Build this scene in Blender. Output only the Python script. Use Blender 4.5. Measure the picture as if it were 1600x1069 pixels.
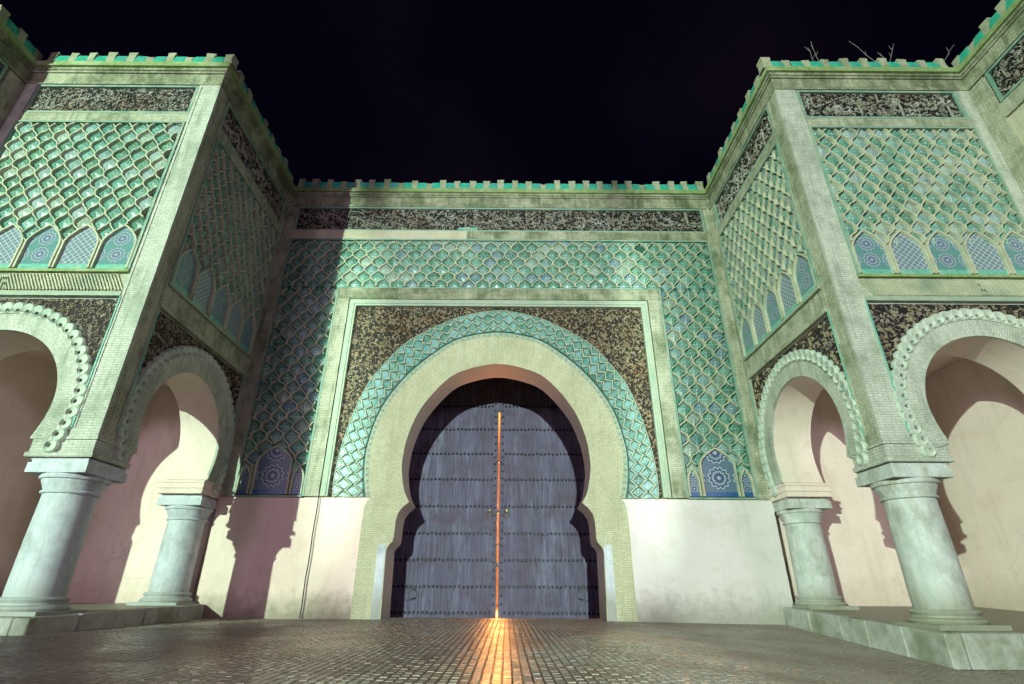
import bpy, bmesh, math, random
from mathutils import Vector, Matrix
R = math.radians
random.seed(7)
RNG = random.Random(11)
for o in list(bpy.data.objects): bpy.data.objects.remove(o)
SC = bpy.context.scene
COL = SC.collection

# ------------------------------------------------------------------ camera
def make_camera():
    cd = bpy.data.cameras.new('camera'); cam = bpy.data.objects.new('camera', cd); COL.objects.link(cam)
    pit, yaw, rol = R(25.578), R(0.176), R(0.276)
    f0 = Vector((math.sin(yaw), math.cos(yaw), 0)); r0 = Vector((math.cos(yaw), -math.sin(yaw), 0)); z = Vector((0, 0, 1))
    fw = f0*math.cos(pit) + z*math.sin(pit); up = z*math.cos(pit) - f0*math.sin(pit)
    r = r0*math.cos(rol) + up*math.sin(rol); u = up*math.cos(rol) - r0*math.sin(rol)
    m = Matrix((r, u, -fw)).transposed().to_4x4(); m.translation = CAM
    cam.matrix_world = m
    cd.sensor_fit = 'HORIZONTAL'; cd.sensor_width = 36; cd.lens = 816.33/1600*36
    cd.shift_x = 3.5/1600; cd.shift_y = -3.5/1600; cd.clip_start = .1; cd.clip_end = 3000
    SC.camera = cam
CAM = Vector((0.4506, -21.021, 0.96))
make_camera()

# ------------------------------------------------------------------ night sky
w = bpy.data.worlds.new('World'); SC.world = w; w.use_nodes = True
def world():
    nt = w.node_tree; N = nt.nodes; L = nt.links
    bg = N['Background']
    tc = N.new('ShaderNodeTexCoord'); nz = N.new('ShaderNodeTexNoise'); nz.inputs['Scale'].default_value = 2.2; nz.inputs['Detail'].default_value = 4
    L.new(tc.outputs['Generated'], nz.inputs['Vector'])
    rp = N.new('ShaderNodeValToRGB'); rp.color_ramp.elements[0].position = .52; rp.color_ramp.elements[0].color = (.0011, .0009, .0040, 1)
    rp.color_ramp.elements[1].position = .80; rp.color_ramp.elements[1].color = (.0055, .0032, .0070, 1)
    L.new(nz.outputs['Fac'], rp.inputs['Fac'])
    vo = N.new('ShaderNodeTexVoronoi'); vo.inputs['Scale'].default_value = 26
    L.new(tc.outputs['Generated'], vo.inputs['Vector'])
    lt = N.new('ShaderNodeMath'); lt.operation = 'LESS_THAN'; lt.inputs[1].default_value = .030
    L.new(vo.outputs['Distance'], lt.inputs[0])
    sx = N.new('ShaderNodeSeparateColor'); L.new(vo.outputs['Color'], sx.inputs[0])
    gt = N.new('ShaderNodeMath'); gt.operation = 'GREATER_THAN'; gt.inputs[1].default_value = .93; L.new(sx.outputs[0], gt.inputs[0])
    ml = N.new('ShaderNodeMath'); ml.operation = 'MULTIPLY'; L.new(lt.outputs[0], ml.inputs[0]); L.new(gt.outputs[0], ml.inputs[1])
    mx = N.new('ShaderNodeMixRGB'); mx.inputs[2].default_value = (.03, .03, .045, 1)
    L.new(ml.outputs[0], mx.inputs[0]); L.new(rp.outputs[0], mx.inputs[1])
    L.new(mx.outputs[0], bg.inputs['Color']); bg.inputs['Strength'].default_value = 1
world()

# ------------------------------------------------------------------ floodlights of the square and added fill lights, behind the camera
def spot(name, loc, aim, half, power, col, blend, sy=1.0, rad=.35):
    ld = bpy.data.lights.new(name, 'SPOT'); o = bpy.data.objects.new(name, ld); COL.objects.link(o)
    o.location = loc
    d = (Vector(aim)-Vector(loc)).normalized()
    o.rotation_euler = d.to_track_quat('-Z', 'Y').to_euler()
    o.scale = (1, sy, 1)
    ld.energy = power; ld.color = col; ld.spot_size = R(half*2); ld.spot_blend = blend; ld.shadow_soft_size = rad
spot('floodlight_west', (-40, -75, 17), (-15.2, 0, 9.0), 7.1, 370000, (.69, 1.0, .73), .30, 1.9)
spot('floodlight_east', (-40, -75, 17), (22.0, 0, 8.6), 8.9, 345000, (.72, 1.0, .76), .24, 2.0)
spot('floodlight_axis', (0.6, -72, 4.5), (0, 0, 9.6), 6.6, 245000, (.77, 1.0, .82), .45, 1.95)
def lamp_point(name, loc, power, col, rad):
    ld = bpy.data.lights.new(name, 'POINT'); o = bpy.data.objects.new(name, ld); COL.objects.link(o)
    o.location = loc; ld.energy = power; ld.color = col; ld.shadow_soft_size = rad
lamp_point('fill_light', (-19, -44, 10), 9000, (1, .76, 1.0), 2.5)  # added mauve fill to lift shaded walls and arch reveals, no known source
lamp_point('fill_light', (19, -44, 10), 9000, (1, .76, 1.0), 2.5)  # same added fill from the other side
SC.view_settings.view_transform = 'Standard'; SC.view_settings.look = 'None'
SC.view_settings.exposure = 0; SC.view_settings.gamma = 1; SC.view_settings.use_curve_mapping = False

# ------------------------------------------------------------------ materials
class NT:
    def __init__(s, name):
        s.m = bpy.data.materials.new(name); s.m.use_nodes = True; s.nt = s.m.node_tree; s.N = s.nt.nodes; s.L = s.nt.links
        s.b = s.N['Principled BSDF']
    def n(s, t, **kw):
        x = s.N.new('ShaderNode'+t)
        for k, v in kw.items():
            if hasattr(x, k) and not isinstance(v, tuple): setattr(x, k, v)
        return x
    def set(s, sock, v):
        if hasattr(v, 'is_linked') or isinstance(v, bpy.types.NodeSocket): s.L.new(v, sock)
        elif isinstance(v, (tuple, list)): sock.default_value = (tuple(v)+(1,))[:len(sock.default_value)] if len(sock.default_value) > len(v) else tuple(v)
        else: sock.default_value = v
    def pos(s): return s.N.new('ShaderNodeNewGeometry').outputs['Position']
    def uv(s): return s.N.new('ShaderNodeTexCoord').outputs['UV']
    def rnd(s): return s.N.new('ShaderNodeObjectInfo').outputs['Random']
    def noise(s, vec, scale, detail=3, rough=.55, dist=0):
        x = s.N.new('ShaderNodeTexNoise'); s.L.new(vec, x.inputs['Vector']); x.inputs['Scale'].default_value = scale
        x.inputs['Detail'].default_value = detail; x.inputs['Roughness'].default_value = rough; x.inputs['Distortion'].default_value = dist
        return x.outputs['Fac']
    def math(s, op, a, b=0.0, c=0.0):
        x = s.N.new('ShaderNodeMath'); x.operation = op
        s.set(x.inputs[0], a); s.set(x.inputs[1], b); s.set(x.inputs[2], c); return x.outputs[0]
    def ramp(s, f, p0, p1, a=0.0, b=1.0):
        x = s.N.new('ShaderNodeMapRange'); x.clamp = True; s.set(x.inputs[0], f)
        for i, v in zip((1, 2, 3, 4), (p0, p1, a, b)): x.inputs[i].default_value = v
        return x.outputs[0]
    def mix(s, f, a, b, mode='MIX'):
        x = s.N.new('ShaderNodeMixRGB'); x.blend_type = mode
        s.set(x.inputs[0], f); s.set(x.inputs[1], a); s.set(x.inputs[2], b); return x.outputs[0]
    def sep(s, v):
        x = s.N.new('ShaderNodeSeparateXYZ'); s.L.new(v, x.inputs[0]); return x.outputs
    def comb(s, a, b, c=0.0):
        x = s.N.new('ShaderNodeCombineXYZ'); s.set(x.inputs[0], a); s.set(x.inputs[1], b); s.set(x.inputs[2], c); return x.outputs[0]
    def scale(s, v, k):
        x = s.N.new('ShaderNodeVectorMath'); x.operation = 'MULTIPLY'; s.L.new(v, x.inputs[0]); x.inputs[1].default_value = k; return x.outputs[0]
    def bump(s, h, strength=.4, dist=.02):
        x = s.N.new('ShaderNodeBump'); s.set(x.inputs['Height'], h); x.inputs['Strength'].default_value = strength; x.inputs['Distance'].default_value = dist
        s.L.new(x.outputs[0], s.b.inputs['Normal'])
    def out(s, col, rough=.8, spec=.3, metal=0.0):
        s.set(s.b.inputs['Base Color'], col); s.set(s.b.inputs['Roughness'], rough)
        s.b.inputs['Specular IOR Level'].default_value = spec; s.b.inputs['Metallic'].default_value = metal
        return s.m

def m_brick(name, c1, c2, cm, stain, amount=.5, bw=.24, bh=.075, lo=.46):
    t = NT(name); uv = t.uv(); P = t.pos()
    b = t.N.new('ShaderNodeTexBrick'); t.L.new(uv, b.inputs['Vector'])
    b.inputs['Scale'].default_value = 1; b.inputs['Brick Width'].default_value = bw; b.inputs['Row Height'].default_value = bh
    b.inputs['Mortar Size'].default_value = .011; b.inputs['Mortar Smooth'].default_value = .3; b.inputs['Bias'].default_value = 0
    t.set(b.inputs['Color1'], c1); t.set(b.inputs['Color2'], c2); t.set(b.inputs['Mortar'], cm)
    col = b.outputs['Color']
    n1 = t.noise(P, .8, 9, .74); n2 = t.noise(t.scale(P, (3, 3, .55)), 1.3, 5, .6); n3 = t.noise(P, 14, 4, .7)
    col = t.mix(t.ramp(n1, lo, lo+.2, 0, amount), col, stain)
    col = t.mix(t.ramp(n2, .55, .75, 0, .4), col, (.70, .68, .58))
    n5 = t.noise(t.scale(P, (2.6, 2.6, .28)), 1.7, 7, .72)
    col = t.mix(t.ramp(n5, .52, .68, 0, .75*min(1, amount+.1)), col, tuple(c*.85+.02 for c in stain))
    col = t.mix(t.ramp(n3, .35, .7, 0, .45), col, t.mix(1, col, (.55, .55, .50), 'MULTIPLY'))
    h = t.math('ADD', t.math('MULTIPLY', b.outputs['Fac'], -1.0), t.math('MULTIPLY', n3, .8))
    t.bump(h, .55, .02)
    return t.out(col, t.ramp(n1, .3, .7, .65, .9), .25)

def m_plaster(name, c, c2, stain, base_dirt=.6, streak=.4, dirt=(.20, .19, .13), dz=.35):
    t = NT(name); P = t.pos(); z = t.sep(P)[2]
    n1 = t.noise(P, .55, 5, .6); n2 = t.noise(t.scale(P, (2.2, 2.2, .22)), 1.4, 5, .6); n3 = t.noise(P, 22, 4, .65); n4 = t.noise(P, 2.6, 5, .7)
    col = t.mix(t.ramp(n1, .35, .65), c, c2)
    col = t.mix(t.ramp(n2, .52, .78, 0, streak), col, stain)
    col = t.mix(t.ramp(n4, .58, .75, 0, .35), col, t.mix(1, col, (.72, .70, .70), 'MULTIPLY'))
    low = t.math('MULTIPLY', t.ramp(t.math('ADD', z, t.math('MULTIPLY', n4, -1.3)), -.55, dz, 1, 0), base_dirt)
    col = t.mix(low, col, dirt)
    vo = t.N.new('ShaderNodeTexVoronoi'); vo.feature = 'DISTANCE_TO_EDGE'; vo.inputs['Scale'].default_value = .42
    wv = t.N.new('ShaderNodeVectorMath'); wv.operation = 'ADD'; t.L.new(P, wv.inputs[0]); t.L.new(t.comb(t.math('MULTIPLY', n4, .9), n1, t.math('MULTIPLY', n1, .9)), wv.inputs[1]); t.L.new(wv.outputs[0], vo.inputs['Vector'])
    ck = t.math('MULTIPLY', t.math('LESS_THAN', vo.outputs['Distance'], .006), t.ramp(n1, .54, .62))
    col = t.mix(t.math('MULTIPLY', ck, .22), col, (.22, .16, .13))
    pt = t.ramp(t.noise(t.scale(P, (.9, .9, 1.3)), .8, 2, .4), .575, .595, 0, .35)
    col = t.mix(pt, col, t.mix(1, col, (.90, .86, .83), 'MULTIPLY'))
    t.bump(t.math('ADD', t.math('ADD', n3, t.math('MULTIPLY', n4, 1.5)), t.math('MULTIPLY', ck, -.6)), .35, .02)
    return t.out(col, .85, .2)

def m_tile(name, cols, motif=True, rough=.22):
    """glazed tile: shade varies from tile to tile, a small inlaid star in UV"""
    t = NT(name); r = t.rnd(); uv = t.uv(); P = t.pos(); X = t.sep(uv)
    cr = t.N.new('ShaderNodeValToRGB'); cr.color_ramp.interpolation = 'CONSTANT'
    e = cr.color_ramp.elements
    while len(e) < len(cols): e.new(.5)
    for i, c in enumerate(cols): e[i].position = i/len(cols); e[i].color = tuple(c)+(1,)
    t.L.new(r, cr.inputs[0]); col = cr.outputs[0]
    n = t.noise(P, 9, 4, .7)
    if motif:
        a = t.math('ABSOLUTE', X[0]); b = t.math('ABSOLUTE', X[1])
        s = t.math('ADD', a, b); mxv = t.math('MAXIMUM', a, b)
        ring = t.math('LESS_THAN', t.math('ABSOLUTE', t.math('SUBTRACT', s, .56)), .04)
        ring2 = t.math('LESS_THAN', t.math('ABSOLUTE', t.math('SUBTRACT', mxv, .27)), .035)
        arm = t.math('MULTIPLY', t.math('LESS_THAN', t.math('MINIMUM', a, b), .04), t.math('LESS_THAN', s, .8))
        dot = t.math('LESS_THAN', s, .15)
        ck = t.N.new('ShaderNodeTexChecker'); ck.inputs['Scale'].default_value = 7; rot = t.N.new('ShaderNodeVectorRotate'); rot.rotation_type = 'Z_AXIS'
        rot.inputs['Angle'].default_value = R(45); t.L.new(uv, rot.inputs['Vector']); t.L.new(rot.outputs[0], ck.inputs['Vector'])
        wear = t.ramp(t.noise(P, 3.1, 4, .7), .36, .62, .15, .85)
        col = t.mix(t.math('MULTIPLY', ck.outputs['Fac'], .38), col, (.015, .05, .045))
        col = t.mix(t.math('MULTIPLY', t.math('MAXIMUM', t.math('MAXIMUM', ring, arm), ring2), wear), col, (.50, .58, .54))
        col = t.mix(t.math('MULTIPLY', dot, wear), col, (.56, .62, .66))
    big = t.noise(P, .55, 4, .6); mid = t.noise(P, 2.3, 5, .75)
    col = t.mix(t.ramp(big, .42, .68, 0, .55), col, t.mix(1, col, (.42, .50, .46), 'MULTIPLY'))
    col = t.mix(t.ramp(mid, .60, .72, 0, .6), col, (.40, .50, .48))
    col = t.mix(t.ramp(mid, .40, .30, 0, .7), col, (.035, .05, .035))
    col = t.mix(t.ramp(n, .5, .75, 0, .5), col, t.mix(1, col, (.45, .5, .45), 'MULTIPLY'))
    t.bump(n, .3, .02)
    return t.out(col, t.ramp(n, .35, .7, rough, rough+.3), .45)

def m_zellij(name, kind, ca, cb, line):
    t = NT(name); uv = t.uv(); P = t.pos(); X = t.sep(uv)
    n = t.noise(P, 10, 3, .6)
    if kind == 'star':        # rosettes: polar star rings repeated every unit
        fx = t.math('SUBTRACT', t.math('FRACT', X[0]), .5); fy = t.math('SUBTRACT', t.math('FRACT', X[1]), .5)
        r = t.math('SQRT', t.math('ADD', t.math('MULTIPLY', fx, fx), t.math('MULTIPLY', fy, fy)))
        th = t.math('ARCTAN2', fy, fx)
        star = t.math('ADD', r, t.math('MULTIPLY', t.math('COSINE', t.math('MULTIPLY', th, 12)), .028))
        l1 = t.math('LESS_THAN', t.math('ABSOLUTE', t.math('SUBTRACT', star, .40)), .024)
        l2 = t.math('LESS_THAN', t.math('ABSOLUTE', t.math('SUBTRACT', star, .24)), .026)
        l3 = t.math('LESS_THAN', star, .07)
        pet = t.math('MULTIPLY', t.math('GREATER_THAN', t.math('COSINE', t.math('MULTIPLY', th, 12)), .35), t.math('MULTIPLY', t.math('GREATER_THAN', r, .27), t.math('LESS_THAN', r, .37)))
        col = t.mix(t.math('GREATER_THAN', r, .44), ca, cb); col = t.mix(pet, col, cb)
        col = t.mix(t.math('MULTIPLY', t.math('MAXIMUM', t.math('MAXIMUM', l1, l2), l3), .85), col, line)
    else:                      # diagonal lozenge grid
        a = t.math('ADD', X[0], X[1]); b = t.math('SUBTRACT', X[0], X[1])
        fa = t.math('FRACT', t.math('MULTIPLY', a, 3.0)); fb = t.math('FRACT', t.math('MULTIPLY', b, 3.0))
        ea = t.math('MINIMUM', fa, t.math('SUBTRACT', 1.0, fa)); eb = t.math('MINIMUM', fb, t.math('SUBTRACT', 1.0, fb))
        e = t.math('MINIMUM', ea, eb)
        col = t.mix(t.math('LESS_THAN', e, .11), ca, line); col = t.mix(t.math('GREATER_THAN', e, .32), col, cb); col = t.mix(t.math('GREATER_THAN', e, .43), col, line)
    col = t.mix(t.ramp(n, .5, .8, 0, .4), col, t.mix(1, col, (.5, .5, .5), 'MULTIPLY'))
    t.bump(n, .2, .02)
    return t.out(col, .3, .4)

def m_carved(name, dark, light, sc=3.2, amt=.75):
    """dark glazed plaster cut away to leave thin pale scrolls"""
    t = NT(name); P = t.pos()
    a = t.noise(P, sc*2.5, 1.5, .55, .9); g = t.noise(P, .9, 4, .6); h = t.noise(P, 2.6, 4, .65); f = t.noise(P, 40, 2)
    l = t.ramp(a, .512, .562)
    col = t.mix(t.math('MULTIPLY', l, t.ramp(h, .30, .62, amt*.45, amt)), dark, t.mix(t.ramp(g, .4, .6), light, tuple(c*k for c, k in zip(light, (.80, .60, .48)))))
    col = t.mix(t.ramp(h, .60, .76, 0, .25), col, (.14, .12, .10))
    t.bump(t.math('ADD', l, t.math('MULTIPLY', f, .25)), .9, .04)
    return t.out(col, .6, .3)

def m_plain(name, c, c2, sc=6, rough=.7, spec=.3, metal=0, bump=.3, stain=None):
    t = NT(name); P = t.pos(); n = t.noise(P, sc, 5, .65); g = t.noise(P, sc*.22, 4, .6)
    col = t.mix(t.ramp(n, .32, .68), c, c2)
    if stain: col = t.mix(t.ramp(g, .48, .68, 0, .75), col, stain)
    t.bump(n, bump, .02)
    return t.out(col, t.ramp(n, .3, .7, max(rough-.1, .05), rough+.1), spec, metal)

def m_wood():
    t = NT('weathered_wood'); P = t.pos(); r = t.rnd()
    o = t.N.new('ShaderNodeVectorMath'); o.operation = 'ADD'; t.L.new(t.scale(P, (22, 22, .8)), o.inputs[0]); t.L.new(t.comb(t.math('MULTIPLY', r, 31.0), 0.0, t.math('MULTIPLY', r, 17.0)), o.inputs[1])
    g = t.noise(o.outputs[0], 1, 5, .7); q = t.noise(t.scale(P, (2.5, 2.5, .5)), 1, 5, .65); s = t.noise(P, 1.1, 4, .6)
    col = t.mix(t.ramp(g, .3, .7), (.045, .036, .072), (.225, .205, .33))
    col = t.mix(t.ramp(q, .52, .75, 0, .6), col, (.30, .32, .45)); col = t.mix(t.ramp(s, .5, .7, 0, .7), col, (.10, .06, .085))
    col = t.mix(t.ramp(r, 0, 1, 0, .55), col, (.09, .07, .11))
    t.bump(g, .5, .02)
    return t.out(col, .68, .3)

def m_paver():
    t = NT('wet_setts'); P = t.pos(); r = t.rnd(); n = t.noise(P, 11, 4, .7); g = t.noise(P, .45, 5, .65); k = t.noise(P, 4.2, 3, .6)
    col = t.mix(k, (.185, .150, .125), (.30, .25, .21)); col = t.mix(t.ramp(g, .45, .65, 0, .6), col, (.20, .13, .105)); col = t.mix(t.ramp(n, .5, .8, 0, .5), col, (.09, .09, .06))
    t.bump(t.math('ADD', t.math('MULTIPLY', n, .6), k), .5, .02)
    return t.out(col, t.math('ADD', t.ramp(g, .35, .65, .20, .46), t.math('MULTIPLY', n, .12)), .5)

def m_marble(name, c, c2, stain, foot):
    t = NT(name); P = t.pos(); z = t.sep(P)[2]
    n1 = t.noise(P, 2.0, 6, .7); n2 = t.noise(t.scale(P, (2.4, 2.4, .5)), 1.3, 6, .7); n3 = t.noise(P, 26, 4, .7); n4 = t.noise(P, .9, 5, .65)
    wv = t.N.new('ShaderNodeTexWave'); wv.inputs['Scale'].default_value = .8; wv.inputs['Distortion'].default_value = 9; wv.inputs['Detail'].default_value = 4; t.L.new(t.scale(P, (1, 1, .6)), wv.inputs['Vector'])
    col = t.mix(t.ramp(n1, .32, .66), c, c2); col = t.mix(t.ramp(wv.outputs['Fac'], .92, 1.0, 0, .16), col, tuple(k*.55 for k in c))
    col = t.mix(t.ramp(n2, .50, .68, 0, .75), col, stain); col = t.mix(t.ramp(n4, .55, .70, 0, .5), col, tuple(k*.6 for k in stain))
    col = t.mix(t.ramp(t.math('SUBTRACT', z, t.math('MULTIPLY', n1, 1.4)), -.35, .45, .8, 0), col, foot)
    col = t.mix(t.ramp(n3, .62, .72, 0, .5), col, tuple(k*.35 for k in c))
    t.bump(t.math('ADD', n3, t.math('MULTIPLY', n1, 2.0)), .55, .025)
    return t.out(col, t.ramp(n1, .3, .7, .45, .75), .35)
BRICK = m_brick('yellow_brick', (.60, .57, .40), (.68, .64, .46), (.46, .44, .31), (.36, .36, .22), .4)
BRICKG = m_brick('mossy_brick', (.54, .52, .41), (.63, .60, .48), (.38, .37, .30), (.12, .16, .075), .8)
BRICKM = m_brick('heavy_moss_brick', (.46, .45, .33), (.56, .54, .40), (.32, .32, .24), (.105, .125, .065), .85, lo=.40)
BRICKW = m_brick('limewashed_brick', (.62, .61, .55), (.72, .70, .64), (.45, .45, .41), (.27, .31, .24), .75)
PLASTER = m_plaster('pink_plaster', (.82, .61, .57), (.88, .68, .63), (.66, .44, .39), .75, .4)
PLASTERW = m_plaster('white_plaster', (.72, .63, .64), (.79, .70, .71), (.56, .50, .42), .6, .35)
PLASTERI = m_plaster('cream_plaster', (.82, .65, .60), (.88, .71, .66), (.60, .46, .40), .6, .5, (.44, .33, .24), 1.0)
PLASTERR = m_plaster('reveal_plaster', (.82, .66, .61), (.88, .73, .68), (.70, .52, .48), .35, .3)
RIB = m_plain('lattice_brick', (.46, .44, .33), (.58, .55, .42), 4, .6, .35, 0, .3, (.25, .32, .25))
GROUT = m_plain('green_grout', (.018, .07, .05), (.04, .14, .10), 8, .45, .4)
TEAL = [(.05, .25, .18), (.08, .32, .23), (.13, .38, .32), (.06, .27, .22), (.25, .44, .43), (.10, .30, .19), (.36, .47, .50), (.06, .24, .15), (.42, .50, .43)]
TILE = m_tile('teal_tile', TEAL)
TILEB = m_tile('blue_green_tile', [(.04, .23, .17), (.07, .29, .22), (.09, .27, .26), (.20, .37, .38), (.05, .24, .15), (.12, .24, .33), (.14, .35, .29), (.30, .40, .34), (.05, .26, .19)])
TILEA = m_tile('arch_tile', [(.02, .20, .17), (.05, .29, .25), (.10, .35, .36), (.03, .23, .20), (.20, .44, .48)], True, .16)
TURQ = m_plain('turquoise_glaze', (.10, .38, .31), (.22, .50, .42), 7, .35, .45, 0, .2, (.42, .54, .40))
PALE = m_plain('pale_moulding', (.33, .38, .31), (.43, .46, .37), 5, .6, .3, 0, .3, (.28, .38, .28))
EDGE = m_plain('worn_glaze_edge', (.14, .30, .24), (.34, .42, .34), 3, .5, .35, 0, .35, (.42, .42, .34))
ZSTAR = m_zellij('zellij_star', 'star', (.13, .17, .29), (.13, .27, .28), (.50, .52, .53))
ZGRID = m_zellij('zellij_grid', 'grid', (.15, .18, .28), (.10, .25, .24), (.46, .50, .52))
ZBLUE = m_zellij('zellij_blue', 'star', (.05, .075, .19), (.11, .17, .25), (.46, .54, .58))
BLUEB = m_plain('blue_tile_band', (.015, .08, .24), (.03, .12, .32), 9, .3, .5)
CARVE = m_carved('carved_spandrel', (.016, .012, .010), (.48, .38, .26), 4.3, .8)
CARVED = m_carved('carved_frieze', (.012, .010, .012), (.44, .42, .38), 3.9, .8)
CARVEP = m_carved('carved_pavilion_spandrel', (.016, .011, .013), (.40, .33, .30), 4.4, .75)
SCRIPT = m_plain('script_relief_glaze', (.26, .24, .21), (.56, .54, .47), 2.5, .5, .35, 0, .3, (.22, .14, .09))
SCROLL = m_plain('scroll_relief', (.30, .24, .16), (.46, .39, .27), 3, .6, .3, 0, .3, (.20, .14, .09))
MOSS = m_plain('mossy_ledge', (.19, .27, .10), (.30, .37, .17), 6, .8, .2, 0, .6, (.44, .48, .30))
STONE = m_plain('merlon_stone', (.33, .32, .24), (.48, .46, .34), 4, .8, .25, 0, .6, (.20, .22, .12))
ROOFT = m_plain('green_roof_tile', (.03, .38, .26), (.08, .52, .40), 5, .28, .5, 0, .2, (.12, .30, .34))
MARBLE = m_marble('column_marble', (.46, .48, .56), (.68, .69, .76), (.42, .42, .42), (.30, .29, .25))
MARBLEG = m_marble('stained_marble', (.46, .48, .46), (.68, .68, .68), (.34, .33, .22), (.22, .21, .13))
KERB = m_plain('kerb_limestone', (.36, .35, .32), (.52, .51, .47), 5, .7, .3, 0, .5, (.18, .20, .12))
FLOOR = m_plain('loggia_floor', (.20, .18, .14), (.30, .27, .21), 3, .5, .35, 0, .3)
WOOD = m_wood()
IRON = m_plain('black_iron', (.012, .012, .018), (.03, .03, .04), 12, .45, .5, .6)
BRASS = m_plain('dull_brass', (.22, .15, .07), (.34, .24, .11), 12, .4, .5, .8)
SETT = m_paver()
JOINT = m_plain('wet_joint', (.018, .016, .013), (.03, .026, .02), 5, .45, .4)
TOWER = m_plaster('tower_plaster', (.52, .46, .36), (.60, .54, .42), (.34, .28, .18), 0, .6)
PASSAGE = m_plain('passage_plaster', (.13, .10, .075), (.22, .175, .125), .9, .85, .2)
TWIG = m_plain('dry_twig', (.18, .16, .14), (.26, .24, .22), 9, .8, .2)
CABLE = m_plain('black_cable', (.02, .018, .018), (.04, .035, .03), 9, .6, .3)

# ------------------------------------------------------------------ mesh helpers
class B:
    def __init__(s): s.v = []; s.f = []; s.uv = []
    def face(s, pts, uvs=None):
        i = len(s.v); s.v += [tuple(p) for p in pts]; s.f.append(tuple(range(i, i+len(pts))))
        s.uv.append(uvs or [(0, 0)]*len(pts))
    def prism(s, mp, poly, d0, d1, uvf=None, cap=True):
        uvf = uvf or (lambda u, v: (u, v)); n = len(poly)
        s.face([mp(u, v, d1) for u, v in poly], [uvf(u, v) for u, v in poly])
        for i in range(n):
            a, b = poly[i], poly[(i+1) % n]; L = math.hypot(b[0]-a[0], b[1]-a[1])
            if L < 1e-6: continue
            s.face([mp(*a, d1), mp(*b, d1), mp(*b, d0), mp(*a, d0)], [(a[0]+d1, a[1]), (b[0]+d1, b[1]), (b[0]+d0, b[1]), (a[0]+d0, a[1])])
    def rect(s, mp, u0, u1, v0, v1, d0, d1): s.prism(mp, [(u0, v0), (u1, v0), (u1, v1), (u0, v1)], d0, d1)
    def strip(s, mp, A, C, d0, d1, uvarc=False, edgeA=True, edgeC=True, ends=True):
        la = 0
        for i in range(len(A)-1):
            a, b, c, e = A[i], A[i+1], C[i+1], C[i]
            seg = (math.hypot(b[0]-a[0], b[1]-a[1])+math.hypot(c[0]-e[0], c[1]-e[1]))/2
            wd = math.hypot(a[0]-e[0], a[1]-e[1])
            uv = [(0, la), (0, la+seg), (wd, la+seg), (wd, la)] if uvarc else [a, b, c, e]
            s.face([mp(*a, d1), mp(*b, d1), mp(*c, d1), mp(*e, d1)], uv)
            if edgeA: s.face([mp(*a, d1), mp(*b, d1), mp(*b, d0), mp(*a, d0)], [(0, la), (0, la+seg), (abs(d1-d0), la+seg), (abs(d1-d0), la)])
            if edgeC: s.face([mp(*e, d1), mp(*c, d1), mp(*c, d0), mp(*e, d0)], [(0, la), (0, la+seg), (abs(d1-d0), la+seg), (abs(d1-d0), la)])
            la += seg
        if ends:
            for a, e in ((A[0], C[0]), (A[-1], C[-1])):
                if math.hypot(a[0]-e[0], a[1]-e[1]) > 1e-4: s.face([mp(*a, d1), mp(*e, d1), mp(*e, d0), mp(*a, d0)])
    def rib(s, mp, pts, wb, wt, d0, d1):
        """bar of trapezoid section along a polyline"""
        n = len(pts); L = []
        for i in range(n):
            a = pts[max(i-1, 0)]; b = pts[min(i+1, n-1)]; dx, dy = b[0]-a[0], b[1]-a[1]; l = math.hypot(dx, dy) or 1
            nx, ny = -dy/l, dx/l; p = pts[i]
            L.append([mp(p[0]+nx*wb/2, p[1]+ny*wb/2, d0), mp(p[0]+nx*wt/2, p[1]+ny*wt/2, d1), mp(p[0]-nx*wt/2, p[1]-ny*wt/2, d1), mp(p[0]-nx*wb/2, p[1]-ny*wb/2, d0)])
        for i in range(n-1):
            for k in range(3): s.face([L[i][k], L[i+1][k], L[i+1][k+1], L[i][k+1]])
        s.face([L[0][0], L[0][1], L[0][2], L[0][3]]); s.face([L[-1][0], L[-1][1], L[-1][2], L[-1][3]])
    def box(s, x0, x1, y0, y1, z0, z1):
        p = [(x, y, z) for z in (z0, z1) for y in (y0, y1) for x in (x0, x1)]
        for q in ((0, 1, 3, 2), (4, 5, 7, 6), (0, 1, 5, 4), (2, 3, 7, 6), (0, 2, 6, 4), (1, 3, 7, 5)):
            pts = [p[k] for k in q]; ax = 0 if q == (0, 2, 6, 4) or q == (1, 3, 7, 5) else (1 if q in ((0, 1, 5, 4), (2, 3, 7, 6)) else 2)
            s.face(pts, [((c[1], c[2]) if ax == 0 else (c[0], c[2]) if ax == 1 else (c[0], c[1])) for c in pts])
    def plan(s, poly, z0, z1):
        n = len(poly)
        for z in (z0, z1): s.face([(x, y, z) for x, y in poly], [(x, y) for x, y in poly])
        for i in range(n):
            a, b = poly[i], poly[(i+1) % n]; k = a[0]+a[1]; l = math.hypot(b[0]-a[0], b[1]-a[1])
            s.face([(*a, z0), (*b, z0), (*b, z1), (*a, z1)], [(k, z0), (k+l, z0), (k+l, z1), (k, z1)])
    def lathe(s, c, prof, n=40, ang=0):
        for i in range(len(prof)-1):
            (r0, z0), (r1, z1) = prof[i], prof[i+1]
            for k in range(n):
                a, b = 2*math.pi*k/n+ang, 2*math.pi*(k+1)/n+ang
                s.face([(c[0]+r0*math.cos(a), c[1]+r0*math.sin(a), z0), (c[0]+r0*math.cos(b), c[1]+r0*math.sin(b), z0),
                        (c[0]+r1*math.cos(b), c[1]+r1*math.sin(b), z1), (c[0]+r1*math.cos(a), c[1]+r1*math.sin(a), z1)])
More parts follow.
